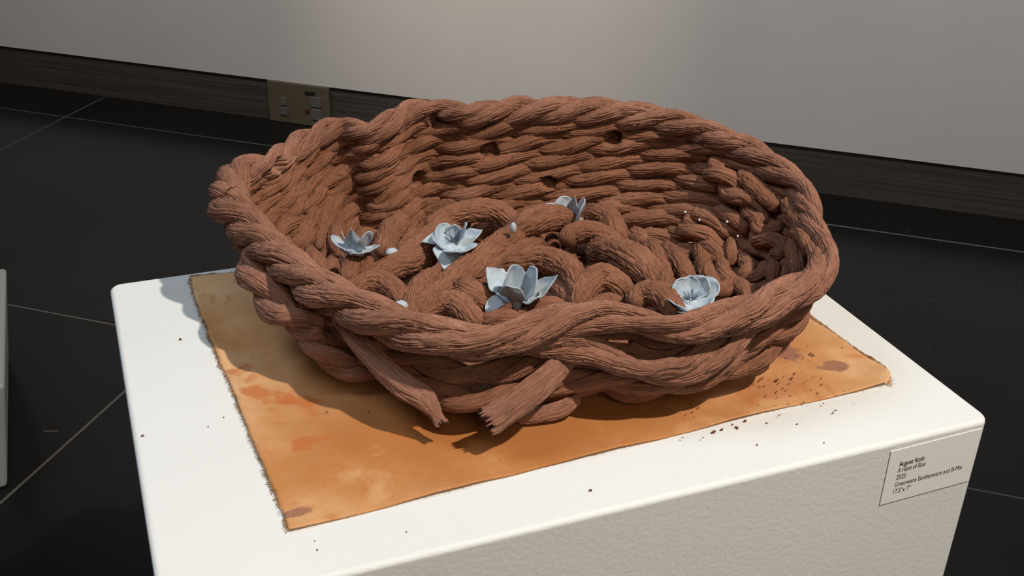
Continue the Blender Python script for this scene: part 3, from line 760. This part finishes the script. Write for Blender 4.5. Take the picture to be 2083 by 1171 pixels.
# outlet box let into the baseboard
ob = empty('electrical_outlet', tuple(WD * -1.02 + WN * 1.675 + Vector((0, 0, ZF))))
tag(ob, 'dim almond double outlet plate set in the dark baseboard', 'outlet')
wbox('plate', -1.101, -0.941, 1.669, 1.684, -0.5352, -0.4360, PLATE, ob, 0.0012)
def recept(d, z0, z1, w=0.022):
    return wbox('receptacle', d - w / 2, d + w / 2, 1.666, 1.672, z0, z1, RECEPT, ob, 0.0015)
r_ = recept(-1.060, -0.492, -0.472, 0.017)
r_ = recept(-1.060, -0.5165, -0.4965, 0.020)
r_ = recept(-0.974, -0.487, -0.4605, 0.028)
r_ = recept(-0.974, -0.5185, -0.491, 0.026)
wbox('slot', -1.002, -0.976, 1.666, 1.671, -0.4565, -0.4500, SLOT, ob)
wbox('indicator_cap', -1.0035, -0.9945, 1.665, 1.671, -0.502, -0.493, AMBER, ob, 0.001)

# low plinth at the left edge
def plinth():
    c = Vector((-0.4188, 0.7019, 0))
    ax, ay = Vector((1, 0, 0)), Vector((0, 1, 0))
    h0, h1 = ZF, -0.3834
    w, tp = 0.34, 0.0
    bx = [(0, 0), (-w, 0), (-w, w), (0, w)]
    ins = (0.0165, 0.0168)
    V = []
    for z, i0, i1 in ((h0, 0, 0), (h1, ins[0], ins[1])):
        for x, y in bx:
            xx = x + (i0 if x == 0 else -i0)
            yy = y + (i1 if y == 0 else -i1)
            if z == h1:
                xx = x + 0.0234 * (1 if x == 0 else 0)
                yy = y + 0.003
            p = c + ax * xx + ay * yy
            V.append((p.x, p.y, z))
    F = [(3, 2, 1, 0), (4, 5, 6, 7), (0, 1, 5, 4), (1, 2, 6, 5), (2, 3, 7, 6), (3, 0, 4, 7)]
    o = mesh_np('plinth', np.array(V), F, PLINTH, None, smooth=False)
    b = o.modifiers.new('bevel', 'BEVEL')
    b.width = 0.006
    b.segments = 3
    return o
tag(plinth(), 'low grey white plinth on the black floor, cut off by the left edge', 'plinth')
ps = box('paper_scrap', (-0.010, -0.0012, 0), (0.010, 0.0012, 0.0006), GROUT, bevel=0.0003)
ps.location = (*DATA['scrap'][:2], ZF)
ps.rotation_euler.z = -0.35
tag(ps, 'thin grey sliver of paper lying on the black floor tile', 'scrap')

# pedestal
def rounded_box(name, hx, hy, h, r, material):
    ring = []
    for cx, cy, a0 in ((hx - r, hy - r, 0), (-hx + r, hy - r, 90), (-hx + r, -hy + r, 180), (hx - r, -hy + r, 270)):
        for k in range(7):
            a = math.radians(a0 + 15 * k)
            ring.append((cx + r * math.cos(a), cy + r * math.sin(a)))
    n = len(ring)
    V = [(x, y, 0) for x, y in ring] + [(x, y, h) for x, y in ring]
    F = [(i, (i + 1) % n, n + (i + 1) % n, n + i) for i in range(n)] + [tuple(reversed(range(n))), tuple(range(n, 2 * n))]
    return mesh_np(name, np.array(V), F, material, None, smooth=False)
pd = rounded_box('pedestal', 0.254, 0.18015, -ZF, 0.009, PED)
pd.location = (0, 0, ZF)
b_ = pd.modifiers.new('bevel', 'BEVEL')
b_.width = 0.0036
b_.segments = 3
b_.limit_method = 'ANGLE'
b_.angle_limit = math.radians(40)
for p in pd.data.polygons:
    p.use_smooth = True
b_.harden_normals = True
tag(pd, 'white painted rectangular display pedestal with rounded corners under the basket', 'pedestal')

# label card on the pedestal's front
def card():
    o = empty('label_card', (0.1773, -0.1803, -0.0480))
    tag(o, 'small pale printed exhibit label card on the pedestal front', 'label')
    b = box('card', (0.1773, -0.1808, -0.0480), (0.2475, -0.1803, -0.0062), CARDP, o, 0.0002, 1)
    lines = [('August Roth', -0.0199, 0.0265, 0.00022), ('A Haint of Blue', -0.0247, 0.0290, 0.0), ('2025', -0.0302, 0.0093, 0.0),
             ('Greenware Earthenware and B-Mix', -0.0358, 0.0700, 0.0), ('17.5\u201dx 7\u201d', -0.0413, 0.0183, 0.0)]
    for k, (t, z, w, bold) in enumerate(lines):
        cu = bpy.data.curves.new('lettering', 'FONT')
        cu.body = t
        cu.size = 0.0056
        cu.extrude = 0.00006
        cu.offset = bold * 0.25
        tmp = bpy.data.objects.new('lettering_curve', cu)
        COL.objects.link(tmp)
        bpy.context.view_layer.update()
        me = bpy.data.meshes.new_from_object(tmp.evaluated_get(bpy.context.evaluated_depsgraph_get()))
        bpy.data.objects.remove(tmp)
        co = np.empty(len(me.vertices) * 3, np.float32)
        me.vertices.foreach_get('co', co)
        co = co.reshape(-1, 3)
        wd = co[:, 0].max() - co[:, 0].min()
        goal = {0: 0.0192, 1: 0.0212, 2: 0.0073, 3: 0.0527, 4: 0.0133}[k]
        co[:, 0] = (co[:, 0] - co[:, 0].min()) * goal / wd
        co[:, 1] *= 0.94
        V = np.stack([co[:, 0] + 0.1858 - 0.1773, -0.0005 - 0.00005 - (co[:, 2] > 0) * 0.00006, co[:, 1] + z + 0.0480], -1)
        me.vertices.foreach_set('co', V.astype(np.float32).ravel())
        me.update()
        me.materials.clear()
        me.materials.append(INK)
        lo = bpy.data.objects.new('lettering', me)
        link(lo, o)
    o.rotation_euler.y = math.radians(-0.9)
    return o
card()

# ------------------------------------------------------------------ cloth
def cloth():
    cl = DATA['cloth']
    Lft = np.array(cl['left'])[:, :2][::-1]      # front to back
    Frt = np.array(cl['front'])[:, :2]           # left to right
    Rgt = np.vstack([np.array(cl['front'])[-1:, :2], np.array(cl['right'])[:, :2], [(0.214, 0.06), (0.212, 0.12), (0.209, 0.162)]])
    Bck = np.vstack([np.array(cl['back'])[:, :2], [(-0.10, 0.1655), (0.0, 0.167), (0.1, 0.164), (0.209, 0.162)]])
    def rs(P, n):
        L = np.r_[0, np.cumsum(np.linalg.norm(np.diff(P, axis=0), axis=1))]
        t = np.linspace(0, L[-1], n)
        return np.stack([np.interp(t, L, P[:, 0]), np.interp(t, L, P[:, 1])], 1)
    nu, nv = 150, 120
    f_, bk, l_, rt = rs(Frt, nu), rs(Bck, nu), rs(Lft, nv), rs(Rgt, nv)
    # the weave makes the torn sides a little uneven
    jag = lambda n, a: np.convolve(rng.uniform(-1, 1, n + 8), np.ones(5) / 5, 'same')[4:-4] * a
    l_[:, 0] += jag(nv, 0.0012)
    rt[:, 0] += jag(nv, 0.0016)
    bk[:, 1] += jag(nu, 0.0014)
    f_[:, 1] += jag(nu, 0.0004)
    U, V = np.meshgrid(np.linspace(0, 1, nu), np.linspace(0, 1, nv))
    U3, V3 = U[..., None], V[..., None]
    X = (1 - V3) * f_[None] + V3 * bk[None] + (1 - U3) * l_[:, None] + U3 * rt[:, None] \
        - ((1 - U3) * (1 - V3) * f_[0] + U3 * (1 - V3) * f_[-1] + (1 - U3) * V3 * bk[0] + U3 * V3 * bk[-1])
    edge = np.minimum(np.minimum(U, 1 - U) * 0.40, np.minimum(V, 1 - V) * 0.30)
    lift = np.clip(1 - edge / 0.02, 0, 1) ** 2
    wav = 0.5 + 0.5 * np.sin(X[..., 1] * 95 + X[..., 0] * 60 + 1.2)
    Z = 0.0004 + 0.0016 * lift * wav
    cr = np.clip(1 - np.hypot(X[..., 0] - 0.22, X[..., 1] + 0.118) / 0.03, 0, 1)
    Z = Z + 0.004 * cr ** 2
    Vv = np.concatenate([X, Z[..., None]], -1).reshape(-1, 3)
    ii = np.arange(nv - 1)[:, None] * nu
    jj = np.arange(nu - 1)[None]
    F = np.stack([ii + jj, ii + jj + 1, ii + nu + jj + 1, ii + nu + jj], -1).reshape(-1, 4)
    o = empty('canvas_cloth')
    tag(o, 'rust stained ochre canvas cloth with frayed edges under the basket', 'cloth')
    c = mesh_np('canvas_sheet', Vv, F, CLOTH, o)
    sd = c.modifiers.new('thickness', 'SOLIDIFY')
    sd.thickness = 0.0009
    sd.offset = 1
    # torn threads along the edges
    def threads(name, edges, mt):
        VV, FF = [], []
        for P, nrm, cnt, ln, wd in edges:
            for _ in range(cnt):
                t = rng.uniform(0, len(P) - 1.001)
                i = int(t)
                p = P[i] * (1 - t + i) + P[i + 1] * (t - i)
                tg = P[i + 1] - P[i]
                tg = tg / np.linalg.norm(tg)
                dr = np.array(nrm) + tg * rng.uniform(-1.6, 1.6)
                dr = dr / np.linalg.norm(dr)
                l = ln * rng.uniform(0.35, 1.0)
                z0 = rng.uniform(0.0006, 0.0018)
                pts = [np.array([*(p - dr * l * 0.25), z0]), np.array([*(p + dr * l * 0.3 + tg * rng.uniform(-1, 1) * l * 0.25), z0 + rng.uniform(0, 0.0012)]),
                       np.array([*(p + dr * l * 0.75 + tg * rng.uniform(-1, 1) * l * 0.5), 0.0005 + rng.uniform(0, 0.0006)])]
                b0 = len(VV)
                for k, q in enumerate(pts):
                    w = wd * (1 - 0.3 * k)
                    side = np.array([-dr[1], dr[0], 0]) * w
                    VV.extend([q + side, q - side, q + np.array([0, 0, w * 1.5])])
                for k in range(2):
                    a = b0 + 3 * k
                    for x, y in ((0, 1), (1, 2), (2, 0)):
                        FF.append((a + x, a + y, a + 3 + y, a + 3 + x))
        t = mesh_np(name, np.array(VV), FF, mt, o)
        tag(t, kind='stuff')
        return t
    threads('frayed_thread', [(l_, (-1, 0), 420, 0.0048, 0.00022), (bk[:60], (0, 1), 330, 0.0040, 0.00025), (rt[:110], (1, 0), 620, 0.0050, 0.00025),
                              (f_, (0, -1), 60, 0.0014, 0.0002)], THREAD)
    threads('dirty_frayed_thread', [(l_[40:], (-1, 0), 90, 0.0038, 0.00025), (bk[:60], (0, 1), 200, 0.0040, 0.00028), (rt[8:45], (1, 0), 330, 0.0052, 0.0003)], THREAD_D)
cloth()

# ------------------------------------------------------------------ basket
bk = empty('rope_basket', (0.012, 0.035, 0.0))
tag(bk, 'large brown terracotta rope basket of twisted coils, holding pale blue flowers', 'basket')
RIM = np.array(DATA['rim'])
BASE = np.array(DATA['base'])
rimP, rimR = RIM[:, :3], RIM[:, 3]
NR = len(rimP)
idx = np.arange(NR)
rim_pitch = np.interp(idx, [0, 3, 6, 12, 18, 22, 27, 33, 40, 46, 53], [0.080, 0.085, 0.14, 0.17, 0.15, 0.11, 0.095, 0.090, 0.085, 0.075, 0.078])
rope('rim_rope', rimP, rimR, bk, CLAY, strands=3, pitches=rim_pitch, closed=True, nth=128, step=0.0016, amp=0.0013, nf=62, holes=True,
     label='thick twisted rope along the top of the basket')
def S(t):
    out = rimP - BASE
    out[:, 2] = 0
    return rimP + (BASE - rimP) * t + out * (0.25 * math.sin(math.pi * t))
front = np.exp(-((idx - 12.5) / 8.0) ** 4)        # 1 along the low front wall
for k in range(1, 8):
    t = k / 8.0
    P = S(t)
    wob = np.convolve(np.tile(rng.uniform(-1, 1, NR), 3), [0.25, 0.5, 0.25], 'same')[NR:2 * NR]
    P[:, 2] += 0.0026 * wob * (1 - front)
    inw = CEN - P
    inw[:, 2] = 0
    inw /= np.linalg.norm(inw, axis=1)[:, None]
    P += inw * (0.016 * front * min(1.0, max(0.0, (0.66 - t) / 0.25)))[:, None]
    P[:, 2] = np.maximum(P[:, 2], 0.0085)
    sp = np.linalg.norm(S(t + 0.0625) - S(t - 0.0625), axis=1)
    Rr = sp * (0.74 + 0.30 * front) * (1 + 0.08 * np.roll(wob, 3))
    Rr = np.clip(Rr, 0.0055, 0.0125)
    if k == 1:
        Rr = Rr * 0.92
    P[:, 2] = np.maximum(P[:, 2], Rr + 0.0015)
    ph = rng.uniform(0, 6)
    row_pitch = np.interp(idx, [0, 6, 12, 20, 27, 38, 44, 53], [0.058, 0.075, 0.085, 0.08, 0.075, 0.085, 0.062, 0.055])
    if k % 2 == 0:
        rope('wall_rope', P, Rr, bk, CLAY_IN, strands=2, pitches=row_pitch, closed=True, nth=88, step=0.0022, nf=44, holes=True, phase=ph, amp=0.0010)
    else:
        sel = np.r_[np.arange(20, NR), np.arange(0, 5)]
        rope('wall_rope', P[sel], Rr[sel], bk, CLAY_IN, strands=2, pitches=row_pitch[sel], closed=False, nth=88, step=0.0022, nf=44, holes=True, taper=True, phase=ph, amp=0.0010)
# flat spiral that closes the bottom
tt = np.linspace(0, 1, 260)
turn = 6.2
az = tt * turn * 2 * np.pi
bidx = (np.arctan2(BASE[:, 1] - 0.035, BASE[:, 0] - 0.012))
order = np.argsort(bidx)
brad = np.hypot(BASE[:, 0] - 0.012, BASE[:, 1] - 0.035)
rr = np.interp((az + np.pi) % (2 * np.pi) - np.pi, np.r_[bidx[order] - 2 * np.pi, bidx[order], bidx[order] + 2 * np.pi], np.tile(brad[order], 3))
sp_r = rr * (1 - 0.94 * tt)
SPI = np.stack([0.012 + sp_r * np.cos(az), 0.035 + sp_r * np.sin(az), 0.0150 + 0.001 * np.sin(az * 3)], 1)
rope('base_rope', SPI, np.full(len(SPI), 0.0118), bk, CLAY_IN, strands=2, pitch=0.08, nth=28, step=0.004, nf=14)
tag(bk.children[-1], 'flat spiral of rope closing the bottom')

def one(name, pts, material, **kw):
    pts = np.array(pts, float)
    L0 = np.linalg.norm(np.diff(pts[:, :3], axis=0), axis=1).sum()
    n = max(12, int(L0 / kw.pop('step', 0.0011)))
    q, s = catmull(pts, n)
    return strand(name, q[:, :3], q[:, 3], bk, material, **kw)
for k, pts in DATA['floor'].items():
    r0 = max(p[3] for p in pts)
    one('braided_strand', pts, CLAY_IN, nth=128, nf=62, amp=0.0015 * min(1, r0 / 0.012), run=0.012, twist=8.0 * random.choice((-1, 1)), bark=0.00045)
for k, pts in DATA['wall'].items():
    r0 = max(p[3] for p in pts)
    if k in ('R1', 'R4'):
        p = np.array(pts)
        rope('knotted_rope', p[:, :3], p[:, 3], bk, CLAY_IN, strands=2, pitch=0.05, nth=64, step=0.0013, nf=28, amp=0.0012)
    else:
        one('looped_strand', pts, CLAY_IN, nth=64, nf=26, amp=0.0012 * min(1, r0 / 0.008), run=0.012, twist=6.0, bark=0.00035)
# the strand pair that swings out below the rim at the front right
p = np.array(DATA['loop'])
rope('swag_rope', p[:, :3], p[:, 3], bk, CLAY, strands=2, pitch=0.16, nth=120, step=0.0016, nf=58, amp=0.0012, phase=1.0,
     label='loose rope sagging below the rim at the front')
for nm in ('loop2', 'leftloop', 'outer1'):
    p = np.array(DATA[nm])
    rope('outer_rope', p[:, :3], p[:, 3], bk, CLAY, strands=2, pitch=0.08, nth=104, step=0.0017, nf=50, amp=0.0012)
def tuft(pts, flat, rag, lab):
    pts = np.array(pts, float)
    L0 = np.linalg.norm(np.diff(pts[:, :3], axis=0), axis=1).sum()
    n = int(L0 / 0.0011)
    q, s = catmull(pts, n)
    out = np.array([-0.25, -1.0, 0.35])
    o = strand('frayed_end', q[:, :3], q[:, 3], bk, CLAY, nth=120, nf=46, amp=0.0014, run=0.03, twist=3.0, caps=False, ragged=rag,
               flat=(flat, 1.0), flat_ref=out)
    o['label'] = lab
tuft(DATA['tuftA'], 0.55, 0.003, 'frayed rope end hanging down, tapered and bent')
tuft(DATA['tuftB'], 0.45, 0.0045, 'broad splayed rope end hanging down')
for pts in DATA['patch']:
    one('side_strand', pts, CLAY, nth=88, nf=40, amp=0.0009, run=0.02, twist=4.0, flat=(0.30, 1.0), flat_ref=(-0.25, -1.0, 0.35))

# ------------------------------------------------------------------ flowers
def petal(parent, c, tip, W, kind, axis):
    c, tip = np.array(c), np.array(tip)
    d = tip - c
    hor = d - axis * (d @ axis)
    hl = np.linalg.norm(hor)
    hd = hor / (hl + 1e-9)
    rise = d @ axis
    start = c + hd * 0.0022
    if rise > 0.004:
        ctrl = c + hor * 0.72 + axis * rise * 0.20
    else:
        ctrl = c + d * 0.5 + axis * 0.006
    nu, nv = 34, 19
    t = (1 - (1 - np.linspace(0, 1, nu)) ** 1.8)[:, None]
    P = (1 - t) ** 2 * start + 2 * t * (1 - t) * ctrl + t ** 2 * tip
    T = 2 * (1 - t) * (ctrl - start) + 2 * t * (tip - ctrl)
    T /= np.linalg.norm(T, axis=1)[:, None]
    side = np.cross(axis, hd)
    Nn = np.cross(T, side)
    Nn /= np.linalg.norm(Nn, axis=1)[:, None]
    tv = t[:, 0]
    if kind == 'r':
        w = (0.50 + 0.50 * smooth1(np.clip(tv / 0.62, 0, 1))) * np.sqrt(np.clip(1 - np.clip((tv - 0.58) / 0.42, 0, 1) ** 2.2, 0.0, 1))
    else:
        w = (0.50 + 0.50 * smooth1(np.clip(tv / 0.45, 0, 1))) * np.clip(1 - np.clip((tv - 0.42) / 0.58, 0, 1) ** 1.5, 0.0, 1)
    w = np.maximum(w, 0.05) * W * 0.57
    v = np.linspace(-1, 1, nv)[None]
    ed = 1 + 0.05 * np.sin(tv * 9 + rng.uniform(0, 6))[:, None] * np.sign(v) * rng.uniform(0.3, 1)
    if kind == 'j':
        ed = ed + 0.10 * np.sin(tv * 31)[:, None] * (v < 0)
    cup = 0.11 * W * (v ** 2) * np.sin(np.clip(tv, 0, 1) * np.pi * 0.72)[:, None]
    ripple = 0.0007 * np.sin(v * 4 + tv[:, None] * 6 + rng.uniform(0, 6)) * tv[:, None]
    crease = -0.0006 * np.exp(-(v / 0.16) ** 2) * np.sin(np.pi * tv)[:, None]
    kk = np.clip(w / (0.4 * W), 0, 1)[:, None]
    cup, ripple, crease = cup * kk, ripple * kk ** 2, crease * kk ** 2
    X = P[:, None] + side[None, None] * (w[:, None] * v * ed)[..., None] + Nn[:, None] * (cup + ripple + crease)[..., None]
    ii = np.arange(nu - 1)[:, None] * nv
    jj = np.arange(nv - 1)[None]
    F = np.stack([ii + jj, ii + jj + 1, ii + nv + jj + 1, ii + nv + jj], -1).reshape(-1, 4)
    o = mesh_np('petal', X.reshape(-1, 3), F, PETAL, parent)
    sd = o.modifiers.new('thickness', 'SOLIDIFY')
    sd.thickness = 0.0009
    sd.offset = 0
    return o
TILT_TO = (-0.25, -0.6, 0.4)      # the flowers lean towards the front of the basket
FLAB = ['pale blue clay flower at the left inner wall, smallest of the left three',
        'pale blue clay flower with a large pointed petal hanging below it',
        'largest pale blue clay flower, with two tall upright petals, near the front rim',
        'pale blue clay flower half hidden behind a thick strand at the back',
        'pale blue clay flower tucked behind the front right rim in the shade']
for fi, fd in enumerate(DATA['flowers']):
    c = fd['c']
    o = empty('clay_flower', c)
    tag(o, FLAB[fi], 'flower', 'pale blue clay flowers in the basket')
    tocam = np.array(TILT_TO) - np.array(c)
    tocam /= np.linalg.norm(tocam)
    tl = (0.15, 0.35, 0.30, 0.40, 0.45)[fi]
    axis = np.array([0, 0, 1.0]) * (1 - tl) + tocam * tl
    axis /= np.linalg.norm(axis)
    for x, y, z, W, kind in fd['p']:
        petal(o, c, (x, y, z), W, kind, axis)
    # receptacle cup and stamens
    VV, FF = [], []
    for k in range(16):
        a = rng.uniform(0, 2 * np.pi)
        l = rng.uniform(0.005, 0.010)
        e = rng.uniform(0.7, 1.3)
        d = np.array([math.cos(a) * math.cos(e), math.sin(a) * math.cos(e), math.sin(e)])
        p0 = np.array(c) + np.array([math.cos(a), math.sin(a), 0]) * 0.0012
        p1 = p0 + d * l
        s1 = np.cross(d, (0, 0, 1.0))
        s1 /= np.linalg.norm(s1)
        s2 = np.cross(d, s1)
        b0 = len(VV)
        for q, w in ((p0, 0.00035), (p1, 0.00028)):
            VV.extend([q + s1 * w, q + s2 * w, q - s1 * w, q - s2 * w])
        for x in range(4):
            y = (x + 1) % 4
            FF.append((b0 + x, b0 + y, b0 + 4 + y, b0 + 4 + x))
        FF.append((b0 + 4, b0 + 5, b0 + 6, b0 + 7))
    mesh_np('stamen_cluster', np.array(VV), FF, STAMEN, o, smooth=False)
    nth, nr = 20, 6
    VV = []
    for i in range(nr):
        t = i / (nr - 1)
        r = 0.0012 + 0.0040 * t ** 0.7
        for j in range(nth):
            a = 2 * np.pi * j / nth
            VV.append((c[0] + r * math.cos(a), c[1] + r * math.sin(a), c[2] - 0.010 + 0.0105 * t))
    F = [(i * nth + j, i * nth + (j + 1) % nth, (i + 1) * nth + (j + 1) % nth, (i + 1) * nth + j) for i in range(nr - 1) for j in range(nth)]
    F.append(tuple(range((nr - 1) * nth, nr * nth)))
    F.append(tuple(reversed(range(nth))))
    mesh_np('receptacle_cup', np.array(VV), F, PETAL, o)

def pebble(name, loc, r, material, squash=(1, 1, 0.8), n=10, m_=7, jit=0.08):
    VV = []
    for i in range(m_ + 1):
        ph = math.pi * i / m_
        for j in range(n):
            a = 2 * math.pi * j / n
            k = r * (1 + rng.uniform(-jit, jit))
            VV.append((loc[0] + k * squash[0] * math.sin(ph) * math.cos(a), loc[1] + k * squash[1] * math.sin(ph) * math.sin(a), loc[2] + k * squash[2] * math.cos(ph)))
    F = [(i * n + j, i * n + (j + 1) % n, (i + 1) * n + (j + 1) % n, (i + 1) * n + j) for i in range(m_) for j in range(n)]
    return np.array(VV), F
BL = ['pale clay bead beside the left flower', 'pale clay bead against the front rim, between thick strands', 'tiny pale clay bud on a strand near the middle']
for k, b in enumerate(DATA['beads']):
    V, F = pebble('clay_bead', (0, 0, 0), b[3], PETAL, (1.15, 0.9, 0.85), 18, 12, 0.03)
    if k == 2:
        V[:, 2] *= 1.7
        V[:, 0] *= 0.7
    o = mesh_np('clay_bead', V, F, PETAL)
    o.location = b[:3]
    tag(o, BL[k], 'bead', 'pale clay beads in the basket')
CHIPS = ['tiny white clay chip on the right inner wall, highest of the five', 'tiny white clay chip on the right inner wall, in the middle of the five',
         'tiny white clay chip on the right inner wall, farther right than the middle one',
         'tiny white clay chip on the right inner wall, just below the highest one',
         'tiny white clay chip on the right inner wall, lowest of the five']
for k, b in enumerate(DATA['flecks']):
    V, F = pebble('clay_chip', (0, 0, 0), 0.0009, CHIP, (1.2, 0.7, 1.0), 8, 5, 0.15)
    o = mesh_np('clay_chip', V, F, CHIP)
    o.location = b
    tag(o, CHIPS[k], 'chip', 'white chips on the right inner wall')
VV, FF = [], []
for x, y, z, s_ in DATA['crumbs']:
    V, F = pebble('c', (x, y, z + s_ * 0.5 + (0.0006 if z > 0.001 else 0)), s_ * 0.72, CRUMB, (1.2, 0.8, 0.6), 6, 4, 0.35)
    b0 = len(VV)
    VV.extend(V.tolist())
    FF.extend([tuple(b0 + q for q in f) for f in F])
cr = mesh_np('clay_crumbs', np.array(VV), FF, CRUMB, smooth=False)
tag(cr, 'scattered dark brown clay crumbs on the cloth and pedestal top', 'crumbs', kind='stuff')
